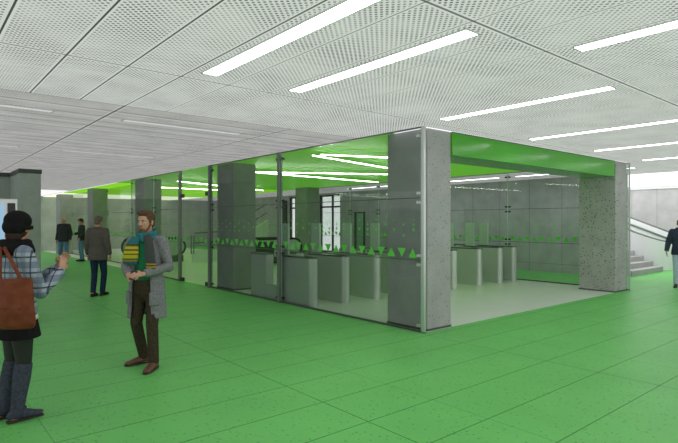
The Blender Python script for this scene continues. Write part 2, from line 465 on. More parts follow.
panel(GX, 16.2, 18.3, 'narrow glass screen in front of the dark column behind the scarfed man', G, 'glass2', seed=4)
panel(6.66, 18.32, 23.42, 'glass screen between the walking man and the scarfed man', G, 'glass2', seed=5)
panel(6.66, 24.42, 29.5, 'glass screen behind the two men in dark jackets', G, 'glass2', seed=6)
H = 'far side glazing'
panel(G2, 5.17, 8.47, 'far glass screen with triangles beside the right column', H, 'glass2', seed=7)
panel(G2, 8.47, 11.2, 'far glass screen behind the right hand gates', H, 'glass2', seed=8)
panel(G2, 11.2, 13.9, 'far glass screen hidden mostly by the near corner column', H, 'glass2', seed=9)
panel(G2, 13.9, 15.5, 'narrow far glass screen in front of the pale green door', H, 'glass2', seed=10, fr=False)
panel(G2, 15.5, 18.6, 'far glass screen in front of the nearer bright window', H, 'glass2', seed=11)

def post(x, y, w, m, label, l2=None):
    t = thing('post', label, 'post', (x, y, 0), 0, 'metal glazing posts')
    bm = B(); box(bm, (-w/2, -w/2, .012), (w/2, w/2, HC-.004), .004); obj('shaft', bm, m, t)
    bm = B(); box(bm, (-w*.56, -w*.56, 0), (w*.56, w*.56, .012)); obj('base_plate', bm, 'steel_dark', t)
    return t
post(GX-.01, 9.05, .085, 'post_grey', 'dark grey metal post in the glass front, right of the wide column')
post(GX-.01, 12.26, .09, 'post_grey', 'dark metal post at the right jamb of the glass doors')
post(GX-.01, 14.15, .08, 'post_grey', 'dark metal post at the left jamb of the glass doors')
post(GX+.0, 5.155, .05, 'steel_lt', 'slim pale metal post at the near glass corner')
post(G2-.04, 5.12, .035, 'steel', 'slim dark metal post at the outer corner of the right column')

def gdoor(y0, y1, label, hy):
    t = thing('glass_door', label, 'door', (GX, (y0+y1)/2, 0), 0, 'glass doors'); h = (y1-y0)/2
    bm = B(); box(bm, (-.006, -h+.006, .015), (.006, h-.006, 2.44)); obj('pane', bm, 'glass2', t)
    for q, e in ((.06, -1), (2.40, -1), (.06, 1), (2.40, 1)):
        if e != hy: continue
        bm = B(); box(bm, (-.02, e*(h-.10)-.09, q-.05), (.02, e*(h-.10)+.09, q+.05), .004); obj('patch_fitting', bm, 'black', t)
    bm = B(); tube(bm, [(-.05, -hy*(h-.08), .8), (-.05, -hy*(h-.08), 1.3)], .013); obj('handle', bm, 'steel_dark', t, True)
    bm = B(); frieze(bm, -.0075, -h+.03, h-.03, -.002, 3); obj('triangle_frieze', bm, 'decal', t)
gdoor(12.34, 13.22, 'right leaf of the glass doors, next to the dark post', -1)
gdoor(13.23, 14.09, 'left leaf of the glass doors, next to the grey post', 1)
bm = B(); box(bm, (-.006, -.88, 2.46), (.006, .88, 3.1)); o = obj('glass_transom', bm, 'glass2'); o.location = (GX, 13.215, 0)
tag(o, 'glass transom above the two glass doors', 'glass screen')

# ------------------------------------------------------------------ entry gates
def cabinet(bm, y0, y1, w, h, r0, r1):
    """plan outline with rounded ends, extruded"""
    pts = []
    def arc(yc, sgn, on):
        if not on: return [(-w/2*sgn*-1, yc), (w/2*sgn*-1, yc)]
        return [(math.cos(a)*w/2, yc+math.sin(a)*w/2*sgn) for a in [PI*i/10 for i in range(11)]] if sgn > 0 else \
               [(math.cos(a)*w/2, yc+math.sin(a)*w/2) for a in [PI+PI*i/10 for i in range(11)]]
    a = arc(y0+w/2, -1, 1) if r0 else [(-w/2, y0), (w/2, y0)]
    b = arc(y1-w/2, 1, 1) if r1 else [(w/2, y1), (-w/2, y1)]
    pts = a+b
    prism(bm, [(x, y, 0) for x, y in pts], (0, 0, h))
def gate(loc, label):
    t = thing('turnstile', label, 'turnstile', loc, 0, 'row of steel entry gates')
    w = .20
    bm = B(); cabinet(bm, 0, 1.22, w, .95, True, False); obj('front_cabinet', bm, 'steel', t)
    bm = B(); cabinet(bm, -.008, 1.228, w+.016, .025, True, False)
    for v in bm.verts: v.co.z += .95
    obj('front_top', bm, 'steel_dark', t)
    bm = B(); box(bm, (-w/2+.01, 1.22, 0), (w/2-.01, 1.66, .32)); obj('plinth', bm, 'steel', t)
    bm = B(); cabinet(bm, 1.66, 2.36, w, .95, False, True); obj('rear_cabinet', bm, 'steel', t)
    bm = B(); cabinet(bm, 1.652, 2.368, w+.016, .025, False, True)
    for v in bm.verts: v.co.z += .95
    obj('rear_top', bm, 'steel_dark', t)
    bm = B(); box(bm, (-.03, .92, .975), (.03, 1.20, 1.64), .006); obj('wing', bm, 'frost', t)
    bm = B(); box(bm, (-.05, .14, .975), (.05, .30, .985), .003); obj('card_reader', bm, 'black', t)
    return t
gx = [6.16, 6.96, 7.86, 8.76, 9.66, 10.55, 11.62, 12.58, 13.28]
gl = ['steel entry gate closest to the street side glass, left end of the row', 'second steel gate from the left, just right of the first', 'third steel gate from the left, beside the column seen through glass',
      'fourth gate, mostly behind the near corner column', 'fifth gate, hidden behind the near corner column', 'steel gate just right of the near corner column',
      'steel gate second to the right of the near corner column', 'steel gate third to the right of the near corner column', 'last steel gate at the right end of the row by the far glass']
for i, x in enumerate(gx):
    if i == 0: g0 = gate((x, 8.06, 0), gl[0])
    else: dup(g0, (x, 8.02, 0), gl[i])

# ------------------------------------------------------------------ escalators behind the glass
def escalator(x0, x1, y0, label):
    t = thing('escalator', label, 'escalator', (x0, y0, 0), 0, 'escalator landings')
    L = x1-x0; h = .98
    for yy in (0, 1.1):
        r = .36
        pts = [(L-r*1.0+r*math.sin(a), h-r+r*math.cos(a)) for a in [i*PI/10 for i in range(11)]]
        loop = [(r-r*math.sin(a), h-r-r*math.cos(a)+0) for a in [i*PI/10 for i in range(11)]]
        path = loop+pts
        bm = B(); prism(bm, [(x, yy-.012, z) for x, z in path], (0, .024, 0)); obj('balustrade', bm, 'white' if yy else 'frost', t)
        bm = B(); tube(bm, [(x, yy, z) for x, z in path], .045, 10); obj('handrail', bm, 'black', t, True)
        bm = B(); box(bm, (.12, yy-.07, 0), (L-.1, yy+.07, .27), .01); obj('skirt', bm, 'steel_dark', t)
    bm = B(); box(bm, (.1, -.03, .27), (.95, .03, .88), .012); obj('side_panel', bm, 'trim', t)
    bm = B(); box(bm, (0, .07, 0), (L, 1.03, .02))
    for i in range(24): box(bm, (L*.4, .1+i*.038, .02), (L, .115+i*.038, .03))
    obj('comb_plate', bm, 'steel', t)
    return t
escalator(6.85, 9.1, 21.0, 'escalator landing with black handrail behind the scarfed man')
escalator(10.4, 12.7, 17.6, 'escalator landing with black handrail right of the wide column')
# white stair flank rising behind the doors
t = thing('staircase', 'white stair flank with two handrails behind the glass doors', 'stairs', (9.0, 20.0, 0))
bm = B(); prism(bm, [(0, 0, 0), (3.6, 0, 0), (3.6, 0, 1.75), (1.3, 0, .5), (0, 0, .5)], (0, .12, 0)); obj('stringer', bm, 'white', t)
for q in (.35, .75):
    bm = B(); tube(bm, [(.1, .06, .45+q), (1.3, .06, .5+q), (3.55, .06, 1.72+q)], .02); obj('handrail', bm, 'steel_dark', t, True)
bm = B()
for i in range(9): box(bm, (1.3+i*.25, .12, 0), (1.3+(i+1)*.25, 1.2, .15*(i+1)))
obj('steps', bm, 'step', t)
# dark notice board near the windows
t = thing('notice_board', 'dark upright board on the wall left of the bright windows', 'board', (RX-.04, 24.35, 1.35))
bx('board', (-.02, -.3, 0), (.03, .3, 1.5), 'black', t); bx('frame', (-.03, -.34, -.04), (.02, .34, 0), 'steel_dark', t)

# ------------------------------------------------------------------ stairs at the right
t = thing('staircase', 'pale stone stairs rising behind the right column', 'stairs', (17.0, 6.35, 0))
for i in range(10):
    bm = B(); box(bm, (0, i*.30, .165*i if i else 0), (2.62, 3.4, .165*(i+1)-.0), .008); obj('step', bm, 'step', t)
def ribbon(pts, tops, th, base=0):
    """curved upright wall following pts, top heights tops"""
    bm = B(); rows = []
    n = len(pts)
    for i, p in enumerate(pts):
        a = V(pts[max(0, i-1)]); b = V(pts[min(n-1, i+1)]); d = (b-a).normalized(); nn = V((-d.y, d.x))
        q = [V(p)+nn*th/2, V(p)-nn*th/2]
        rows.append([bm.verts.new((q[0].x, q[0].y, base)), bm.verts.new((q[0].x, q[0].y, tops[i])), bm.verts.new((q[1].x, q[1].y, tops[i])), bm.verts.new((q[1].x, q[1].y, base))])
    for A, Bq in zip(rows, rows[1:]):
        for j in range(4): bm.faces.new((A[j], A[(j+1) % 4], Bq[(j+1) % 4], Bq[j]))
    bm.faces.new(rows[0]); bm.faces.new(rows[-1][::-1])
    return bm
pts = [(22.9, 6.28), (21.6, 6.28)]+[(20.75-1.05*math.sin(a), 7.33-1.05*math.cos(a)) for a in [i*PI/2/10 for i in range(11)]]+[(19.70, 8.3), (19.70, 10.0)]
top = []
for x, y in pts: top.append(.97+max(0, (y-6.5))*.40 if y < 7.33 else 1.30+(y-7.33)*.55)
t = thing('stair_balustrade', 'white curved low wall sweeping round the foot of the stairs', 'balustrade', (0, 0, 0))
obj('wall', ribbon(pts, top, .12), 'white', t, False)
bm = B(); tube(bm, [(p[0], p[1], z+.01) for p, z in zip(pts, top)], .055, 8); obj('coping', bm, 'rail_grey', t, True)
pts2 = [(21.5, 6.36), (21.5, 11.2)]; top2 = [1.12, 3.1]
t = thing('stair_balustrade', 'white sloping stair wall in front of the concrete wall', 'balustrade', (0, 0, 0))
obj('wall', ribbon(pts2, [1.10, 3.08], .1), 'white', t)
bm = B(); tube(bm, [(21.40, 6.4, .90), (21.40, 10.9, 2.72)], .035); obj('handrail', bm, 'rail_grey', t, True)
bm = B(); tube(bm, [(21.5, 6.36, 1.12), (21.5, 11.1, 3.06)], .04); obj('coping', bm, 'rail_grey', t, True)

# ------------------------------------------------------------------ vending machine
t = thing('vending_machine', 'silver framed vending machine with blue lit strip at the left edge', 'vending machine', (.92, 9.9, 0))
bm = B(); box(bm, (-.5, 0, .05), (.5, .75, 2.05), .01); obj('cabinet', bm, 'steel_lt', t)
bm = B(); box(bm, (-.46, .03, 0), (.46, .7, .05)); obj('base', bm, 'black', t)
bm = B(); box(bm, (-.46, -.012, .45), (.17, -.001, 1.98)); obj('display_window', bm, M['black'], t)
bm = B(); box(bm, (.19, -.016, .45), (.31, -.001, 1.97)); obj('lit_strip', bm, 'blue', t)
bm = B(); box(bm, (.355, -.016, .5), (.465, -.001, 1.98), .003); p = obj('payment_panel', bm, mat('panel_black', (.03, .028, .032), .4), t)
bm = B(); box(bm, (.385, -.022, 1.78), (.43, -.017, 1.83)); obj('indicator', bm, 'ind', p)
bm = B(); box(bm, (-.44, -.02, .15), (.3, -.001, .38)); obj('delivery_flap', bm, 'steel_dark', t)
for k in range(5):
    bm = B(); box(bm, (-.45, -.022, .55+k*.28), (.16, -.013, .565+k*.28)); obj('shelf', bm, 'steel', t)

# ------------------------------------------------------------------ people
K = 1.0
def fuse(name, bm, voxel, m, parent, smooth=6, label=None):
    """union overlapping closed pieces into one continuous surface"""
    bmesh.ops.recalc_face_normals(bm, faces=bm.faces)
    me = bpy.data.meshes.new(name); bm.to_mesh(me); bm.free()
    me.transform(Matrix.Scale(K, 4))
    o = bpy.data.objects.new(name, me); C.objects.link(o)
    r = o.modifiers.new('r', 'REMESH'); r.mode = 'VOXEL'; r.voxel_size = voxel
    s = o.modifiers.new('s', 'SMOOTH'); s.iterations = smooth; s.factor = .5
    dg = bpy.context.evaluated_depsgraph_get(); dg.update()
    nm = bpy.data.meshes.new_from_object(o.evaluated_get(dg)); nm.name = name
    o.modifiers.clear(); o.data = nm; bpy.data.meshes.remove(me)
    nm.polygons.foreach_set('use_smooth', [True]*len(nm.polygons))
    nm.materials.clear(); nm.materials.append(m if not isinstance(m, str) else M[m])
    o.parent = parent
    if label: o['label'] = label
    return o

POSE = dict(pel=(0, 0, .95), waist=(0, 0, 1.09), chest=(0, 0, 1.31), neck=(0, -.01, 1.50), head=(0, .02, 1.662),
            shR=(.175, -.01, 1.445), elR=(.235, -.04, 1.17), wrR=(.25, .04, .92), hdR=(.0, .25, -1),
            shL=(-.175, -.01, 1.445), elL=(-.235, -.04, 1.17), wrL=(-.25, .04, .92), hdL=(.0, .25, -1),
            pnR=(-1, 0, 0), pnL=(1, 0, 0), curl=.5, curlL=None,
            hipR=(.09, 0, .92), knR=(.10, .02, .50), anR=(.10, -.03, .09), ftR=(.12, 1),
            hipL=(-.09, 0, .92), knL=(-.10, .02, .50), anL=(-.10, -.03, .09), ftL=(-.12, 1), hyaw=0, hpitch=0)

def hand(bm, w, d, pn, curl, seg=8):
    """palm, four unequal fingers with two bends and a thumb leaving the side of the palm; d points along the hand, pn out of the palm"""
    d = V(d).normalized(); pn = (V(pn)-d*V(pn).dot(d)).normalized(); sd = d.cross(pn)   # sd across the palm
    w = V(w)
    loft(bm, [w-d*.02, w+d*.02, w+d*.055, w+d*.092], [(.026, .02), (.036, .017), (.042, .016), (.041, .013)], sd, 10)
    for i, (L, off) in enumerate(((.070, -.031), (.080, -.0105), (.074, .0105), (.058, .031))):
        p = w+d*.088+sd*off; pts = [p-d*.02]; a = curl*.5
        for q, l in ((.0, .45), (1, .32), (1.6, .25)):
            ang = a+curl*.75*q
            pts.append(p.copy()); p = p+(d*math.cos(ang)+pn*math.sin(ang))*L*l
        pts.append(p)
        loft(bm, pts, [.0092, .0092, .0086, .008, .0072], sd, 7)
    # thumb on the index finger side
    s = w+d*.03-sd*.030
    e = s+(-sd*.8+d*.7+pn*.35).normalized()*.040; f = e+(-sd*.25+d*.9+pn*(.3+curl*.4)).normalized()*.034
    loft(bm, [s+sd*.012, s, e, f], [.014, .013, .0105, .009], pn, 8)

def head_m(P):
    return Euler((P['hpitch'], 0, P['hyaw'])).to_matrix(), V(P['head'])

def body(P, skin, parent, voxel):
    bm = B()
    pel, wa, ch, nk = (V(P[k]) for k in ('pel', 'waist', 'chest', 'neck'))
    loft(bm, [pel-V((0, 0, .08)), pel, wa, (wa+ch)/2, ch, ch*.4+nk*.6, nk], [(.15, .105), (.165, .112), (.138, .095), (.155, .108), (.168, .112), (.14, .088), (.062, .06)])
    H, hc = head_m(P)
    def h(x, y, z): return H @ V((x, y, z))+hc
    loft(bm, [nk-V((0, 0, .03)), nk*.5+h(0, -.015, -.09)*.5, h(0, -.01, -.06)], [.062, .054, .055])
    ell(bm, h(0, -.008, .028), (.076, .095, .087), H); ell(bm, h(0, .03, -.03), (.062, .062, .085), H); ell(bm, h(0, .052, -.088), (.036, .034, .028), H)
    loft(bm, [h(0, .082, .022), h(0, .100, -.012), h(0, .108, -.026)], [(.009, .008), (.012, .011), (.015, .012)], H @ V((1, 0, 0)), 8)
    ell(bm, h(0, .084, -.057), (.024, .012, .012), H)
    for s in (-1, 1):
        ell(bm, h(s*.030, .078, .020), (.024, .011, .009), H); ell(bm, h(s*.077, -.006, -.012), (.011, .022, .033), H)
        ell(bm, h(s*.038, .062, -.025), (.02, .018, .02), H)
    for S in 'RL':
        hp, kn, an = V(P['hip'+S]), V(P['kn'+S]), V(P['an'+S]); fd = V((*P['ft'+S], 0)).normalized()
        loft(bm, [hp+V((0, 0, .03)), hp*.6+kn*.4, kn, kn*.68+an*.32, an], [.09, .078, .056, .058, .037])
        loft(bm, [an-fd*.045-V((0, 0, .045)), an+fd*.05-V((0, 0, .04)), an+fd*.13-V((0, 0, .058)), an+fd*.19-V((0, 0, .066))], [(.033, .038), (.038, .04), (.042, .026), (.034, .018)], fd.cross(V((0, 0, 1))))
        sh, el, wr = V(P['sh'+S]), V(P['el'+S]), V(P['wr'+S])
        loft(bm, [sh, sh*.5+el*.5, el, el*.6+wr*.4, wr], [.056, .047, .04, .039, .026])
        loft(bm, [sh, V((sh.x*.3, sh.y, sh.z+.035))], [.055, .045])
        hand(bm, wr, P['hd'+S], P['pn'+S], P['curl'] if S == 'R' or P['curlL'] is None else P['curlL'])
    b = fuse('body', bm, voxel, skin, parent, 3)
    # eyes and lips
    for s in (-1, 1):
        bm = B(); ell(bm, h(s*.031, .079, -.001)*K, (.0115*K, .007*K, .005*K), H, 10, 6); e = obj('eye', bm, M['eye'], b, True)
        bm = B(); ell(bm, h(s*.031, .0855, -.001)*K, (.0055*K, .003*K, .0058*K), H, 8, 6); obj('iris', bm, M['iris'], b, True)
        bm = B(); ell(bm, h(s*.031, .086, .019)*K, (.021*K, .007*K, .005*K), H, 10, 6); obj('eyebrow', bm, M['brow'], b, True)
    bm = B(); ell(bm, h(0, .0945, -.058)*K, (.022*K, .006*K, .008*K), H, 10, 6); obj('lips', bm, M['lips'], b, True)
    return b

def hair(P, m, parent, voxel, full=1.0, beard=None, bald=False):
    H, hc = head_m(P)
    def h(x, y, z): return H @ V((x, y, z))+hc
    bm = B()
    if bald:
        ell(bm, h(0, -.045, -.03), (.074, .06, .035), H)
    else:
        ell(bm, h(0, -.022, .040), (.084*full, .096*full, .086*full), H); ell(bm, h(0, .028, .095), (.066, .062, .032*full), H)
        ell(bm, h(.02, .05, .098), (.045, .045, .026), H); ell(bm, h(0, -.055, -.03), (.068, .052, .06), H)
        for s in (-1, 1): ell(bm, h(s*.074, .012, .01), (.012, .018, .038), H)
    fuse('hair', bm, voxel, m, parent, 2)
    if beard:
        bm = B()
        ell(bm, h(0, .050, -.094), (.044, .040, .030), H); ell(bm, h(0, .088, -.044), (.027, .012, .0065), H); ell(bm, h(0, .078, -.083), (.03, .018, .014), H)
        for s in (-1, 1): loft(bm, [h(s*.066, .015, -.035), h(s*.058, .03, -.07), h(s*.03, .055, -.10)], [.013, .015, .018], seg=8)
        fuse('beard', bm, voxel*.8, beard, parent, 2)

def trousers(P, m, parent, voxel, f=1.0, hem=.075, zc=1.06, cuff=.062):
    bm = B(); pel = V(P['pel'])
    loft(bm, [pel-V((0, 0, .09)), pel, V((pel.x, pel.y, zc))], [(.165, .12), (.178, .125), (.155, .112)])
    for S in 'RL':
        hp, kn, an = V(P['hip'+S]), V(P['kn'+S]), V(P['an'+S]); e = an+(an-kn).normalized()*(-.0)+V((0, 0, hem-.09))
        loft(bm, [hp, hp*.55+kn*.45, kn, kn*.5+e*.5, e], [.107*f, .092*f, .072*f, .068*f, cuff*f], rnd=False)
        ell(bm, hp, (.107*f, .107*f, .1))
    return fuse('trousers', bm, voxel, m, parent, 4)

def shoes(P, m, parent, voxel, sole='sole', high=.10):
    for S in 'RL':
        an = V(P['an'+S]); fd = V((*P['ft'+S], 0)).normalized(); sd = fd.cross(V((0, 0, 1))); g = V((an.x, an.y, 0))
        bm = B()
        loft(bm, [g-fd*.055+V((0, 0, .047)), g+V((0, 0, .058)), g+fd*.07+V((0, 0, .05)), g+fd*.15+V((0, 0, .038)), g+fd*.205+V((0, 0, .032))], [(.036, .036), (.042, .045), (.046, .04), (.049, .027), (.036, .02)], sd)
        loft(bm, [g+V((0, 0, .06)), g+V((0, 0, high))], [.044, .043])
        s = fuse('shoe', bm, voxel, m, parent, 3)
        bm = B()
        loft(bm, [g-fd*.085+V((0, 0, .011)), g-fd*.03+V((0, 0, .011)), g+fd*.08+V((0, 0, .011)), g+fd*.17+V((0, 0, .011)), g+fd*.222+V((0, 0, .011))], [(.028, .011), (.040, .011), (.046, .011), (.048, .011), (.03, .011)], sd, 12, False)
        bm.transform(Matrix.Scale(K, 4)); obj('sole', bm, M[sole], s)

def jacket(name, P, m, parent, voxel, hem=.86, f=1.0, flare=1.0, op=0.0, sl=1.0, neckr=.078, cuffback=.0):
    """coat or jacket: body shell and sleeves; op = half angle of the open front"""
    pel, wa, ch, nk = (V(P[k]) for k in ('pel', 'waist', 'chest', 'neck'))
    ring = [(V((pel.x, pel.y, hem)), .190*f*flare, .140*f*flare), (V((pel.x, pel.y, max(hem+.05, .97))), .184*f*(1+flare)/2, .140*f*(1+flare)/2), (wa, .166*f, .128*f), ((wa+ch)/2, .176*f, .132*f), (ch, .186*f, .134*f), (ch*.45+nk*.55, .172*f, .112*f), (nk-V((0, 0, .015)), .095, .085), (nk+V((0, 0, .025)), neckr, neckr)]
    bm = B()
    if op == 0:
        loft(bm, [r[0] for r in ring], [(r[1], r[2]) for r in ring], rnd=False, seg=20)
    else:
        th = .022; seg = 26; rows = []
        for c, a, b in ring:
            row = []
            for q in (0, th):
                L = []
                for j in range(seg+1):
                    an = PI/2+op+(2*PI-2*op)*j/seg
                    L.append(bm.verts.new(c+V(((a-q)*math.cos(an), (b-q)*math.sin(an), 0))))
                row.append(L)
            rows.append(row)
        for A, Bq in zip(rows, rows[1:]):
            for k in (0, 1):
                for j in range(seg): bm.faces.new((A[k][j], A[k][j+1], Bq[k][j+1], Bq[k][j]))
            for j in (0, seg): bm.faces.new((A[0][j], Bq[0][j], Bq[1][j], A[1][j]))
        for R in (rows[0], rows[-1]):
            for j in range(seg): bm.faces.new((R[0][j], R[0][j+1], R[1][j+1], R[1][j]))
    for S in 'RL':
        sh, el, wr = V(P['sh'+S]), V(P['el'+S]), V(P['wr'+S]); wq = wr+(el-wr).normalized()*cuffback
        loft(bm, [sh, sh*.5+el*.5, el, el*.5+wq*.5, wq], [.076*sl, .068*sl, .061*sl, .055*sl, .046*sl], rnd=False)
        ell(bm, sh, (.076*sl,)*3); ell(bm, el, (.061*sl,)*3)
        loft(bm, [sh+V((0, 0, .002)), V((sh.x*.35, sh.y, sh.z+.045))], [.072, .05])
    return fuse(name, bm, voxel, m, parent, 5)

def person(label, px, D, d, H, group=None):
    global K
    K = H/1.78
    th = math.radians(50.01); F = V((math.cos(th), math.sin(th))); R = V((math.sin(th), -math.cos(th)))
    p = F*D+R*((px-339)/517.5*D); dv = R*d[0]+F*d[1]
    return thing('person', label, 'person', (p.x, p.y, 0), math.atan2(dv.y, dv.x)-PI/2, group)
def pose(**k): q = dict(POSE); q.update(k); return q
def sbox(name, a, b, m, parent, bev=.004, rot=None, sub=False):
    bm = B(); box(bm, a, b, bev, rot); bm.transform(Matrix.Scale(K, 4)); return obj(name, bm, m if not isinstance(m, str) else M[m], parent, True)

M['skin'] = mat('skin', (.55, .30, .21), .5, spec=.3); M['eye'] = mat('eye_white', (.75, .72, .7), .3); M['iris'] = mat('iris', (.06, .05, .04), .2)
M['lips'] = mat('lips', (.42, .17, .14), .5); M['brow'] = mat('brow', (.09, .05, .03), .9); M['sole'] = mat('sole', (.03, .02, .018), .7)
M['hair_brown'] = fabric('brown_hair', (.11, .062, .035), 90, .4); M['hair_grey'] = fabric('greying_hair', (.16, .13, .11), 90, .4); M['hair_dark'] = fabric('dark_hair', (.045, .03, .025), 90, .3)
M['beard'] = fabric('reddish_beard', (.20, .095, .05), 120, .35)
M['coat'] = fabric('grey_wool', (.20, .20, .215), 45, .22); M['brown_trs'] = fabric('brown_corduroy', (.055, .042, .028), 50, .3); M['brown_shoe'] = mat('brown_leather', (.13, .055, .035), .4)
M['green_knit'] = fabric('green_sweater', (.018, .18, .075), 80, .25); M['teal'] = fabric('teal_wool', (.035, .16, .18), 60, .45); M['scarf_grey'] = fabric('dark_grey_wool', (.07, .075, .075), 70, .3)
M['plaid'] = plaid(); M['blackwool'] = fabric('black_wool', (.012, .011, .012), 80, .3); M['tights'] = mat('black_tights', (.012, .011, .011), .6); M['boot'] = fabric('slate_suede', (.055, .06, .085), 40, .25)
M['bag'] = fabric('cognac_leather', (.17, .046, .022), 14, .22); M['bag'].node_tree.nodes['Principled BSDF'].inputs['Roughness'].default_value = .4
M['cream'] = mat('cream_cotton', (.62, .55, .47), .8)
M['blazer'] = fabric('grey_brown_tweed', (.12, .105, .095), 50, .25); M['navy_jean'] = fabric('dark_denim', (.02, .035, .075), 40, .3)
M['dk_jacket'] = fabric('charcoal_jacket', (.045, .047, .05), 30, .25); M['blue_jean'] = fabric('blue_denim', (.14, .26, .42), 30, .3); M['light_jean'] = fabric('pale_denim', (.42, .52, .60), 30, .2)
M['navy'] = fabric('navy_jacket', (.04, .052, .085), 30, .3)

# --- man with the scarf
root = person('man in an open grey coat and striped scarf holding a small black device', 147, 5.98, (-.18, -1), 1.80)
P = pose(wrR=(.085, .235, 1.075), elR=(.26, -.01, 1.15), hdR=(-.8, .45, .05), pnR=(-.3, -.5, -.6), wrL=(-.095, .235, 1.085), elL=(-.26, -.01, 1.15), hdL=(.8, .45, .0), pnL=(.3, -.5, -.6), curl=.75,
         shR=(.18, -.01, 1.42), shL=(-.18, -.01, 1.42),
         knR=(.115, .03, .50), anR=(.12, -.14, .09), ftR=(.75, 1), hipR=(.095, 0, .92), knL=(-.115, .09, .50), anL=(-.125, .07, .09), ftL=(-.10, 1), hyaw=-.16, hpitch=-.10)
b = body(P, M['skin'], root, .0055)
hair(P, M['hair_brown'], root, .007, 1.03, M['beard'])
trousers(P, M['brown_trs'], root, .009, .92, .075)
shoes(P, M['brown_shoe'], root, .007)
bm = B(); loft(bm, [V(P['pel'])+V((0, 0, .05)), P['waist'], P['chest'], (0, -.005, 1.43), (0, -.01, 1.50)], [(.165, .124), (.15, .115), (.168, .121), (.15, .10), (.075, .075)], rnd=False); fuse('sweater', bm, .009, 'green_knit', root, 3)
ct = jacket('coat', P, 'coat', root, .009, .57, 1.04, 1.16, .60, 1.03, .085, .015)
for s in (-1, 1):
    bm = B(); box(bm, (-.07, -.014, -.075), (.07, .014, .075), .008, None); bm.transform(Matrix.Rotation(-s*.88, 4, 'Z')); bm.transform(Matrix.Translation((s*.168, .108, .80))); bm.transform(Matrix.Scale(K, 4)); obj('pocket', bm, M['coat'], ct, True)
# scarf: a wrap round the neck, a striped folded end and a long grey end
sc = B()
for zz, rr in ((1.475, .103), (1.505, .098), (1.535, .088)):
    loft(sc, [(rr*math.sin(a), rr*.98*math.cos(a)-.002, zz+.02*math.cos(a)*-1) for a in [i*2*PI/20 for i in range(21)]], [(.03, .022)]*21, (0, 0, 1), 10, False)
wrap = fuse('scarf', sc, .008, 'teal', root, 3)
M['stripe'] = stripes('striped_knit', 0, [(z*K, c) for z, c in ((1.215, (.05, .13, .15)), (1.235, (.28, .27, .03)), (1.25, (.04, .09, .09)), (1.29, (.50, .44, .03)), (1.303, (.06, .05, .03)), (1.335, (.55, .47, .03)), (1.352, (.05, .05, .04)), (1.385, (.48, .42, .04)), (1.41, (.10, .07, .03)), (9, (.035, .16, .18)))])
bm = B(); loft(bm, [(.125, .135, 1.18), (.115, .150, 1.24), (.10, .152, 1.33), (.085, .142, 1.42), (.06, .12, 1.49)], [(.085, .018), (.09, .024), (.085, .026), (.066, .026), (.04, .025)], (1, .15, 0), 16, False); fuse('scarf_end', bm, .007, 'stripe', wrap, 3, 'striped yellow and teal end')
M['fringe'] = stripes('fringed_grey', 0, [(z*K, c) for z, c in ((1.15, (.07, .075, .075)), (1.168, (.45, .28, .03)), (1.182, (.07, .06, .04)), (1.198, (.36, .30, .05)), (9, (.07, .075, .075)))])
bm = B(); loft(bm, [(-.150, .170, 1.135), (-.142, .168, 1.22), (-.125, .160, 1.33), (-.10, .135, 1.43), (-.06, .10, 1.51)], [(.068, .015), (.068, .018), (.066, .02), (.055, .022), (.04, .024)], (1, -.15, 0), 16, False); fuse('scarf_end', bm, .007, 'fringe', wrap, 3, 'dark grey end')
bm = B(); box(bm, (-.038, -.012, -.05), (.038, .012, .05), .006); o = obj('phone', bm, 'black', None, True)
o.matrix_world = Matrix.Translation(root.matrix_basis @ V((-.002*K, .275*K, 1.075*K))) @ Matrix.Rotation(root.rotation_euler.z, 4, 'Z') @ Matrix.Rotation(.5, 4, 'X')
tag(o, 'small black device held in both hands of the man in the scarf', 'phone')

# --- woman with the bag
root = person('woman in a black knit hat, plaid jacket and grey boots seen from behind', 17, 4.42, (.6, .8), 1.745)
P = pose(elR=(.225, .10, 1.11), wrR=(.10, .33, 1.27), hdR=(-.35, .35, .9), pnR=(-.9, -.2, 0), elL=(-.215, .20, 1.13), wrL=(0, .36, 1.29), hdL=(.25, .35, .9), pnL=(.9, -.3, 0), curl=.55,
         shR=(.165, -.01, 1.435), shL=(-.165, -.01, 1.435), hipR=(.085, 0, .92), knR=(.085, .02, .51), anR=(.085, -.03, .10), hipL=(-.085, 0, .92), knL=(-.085, .0, .51), anL=(-.09, -.07, .10), ftR=(.05, 1), ftL=(-.25, 1), hyaw=.45, hpitch=-.12)
body(P, M['skin'], root, .0055)
H, hc = head_m(P)
def h(x, y, z): return H @ V((x, y, z))+hc
bm = B(); ell(bm, h(0, -.025, -.01), (.086, .088, .10), H); ell(bm, h(0, -.055, -.075), (.07, .06, .07), H); fuse('hair', bm, .008, 'hair_dark', root, 3)
bm = B(); ell(bm, h(0, -.025, .055), (.101, .118, .092), H); ell(bm, h(0, -.055, .0), (.098, .09, .085), H); ht = fuse('knit_hat', bm, .008, 'blackwool', root, 3)
bm = B(); loft(bm, [h(.1*math.sin(a), -.012+.112*math.cos(a), .012-.035*(1-math.cos(a))/2) for a in [i*2*PI/24 for i in range(25)]], [(.02, .009)]*25, (0, 0, 1), 8, False); fuse('hat_band', bm, .006, 'blackwool', ht, 2)
jk = jacket('plaid_jacket', P, 'plaid', root, .008, .90, 1.0, 1.08, 0, 1.02, .085, .01)
bm = B(); loft(bm, [(0, 0, .865), (0, 0, .91)], [(.205, .155), (.20, .15)], rnd=False, seg=20); fuse('shirt_hem', bm, .008, 'cream', root, 2)
bm = B(); loft(bm, [(0, 0, .715), (0, 0, .80), (0, 0, .90), (0, 0, .98)], [(.235, .175), (.215, .16), (.19, .14), (.16, .12)], rnd=False, seg=24); fuse('skirt', bm, .008, 'blackwool', root, 2)
bm = B()
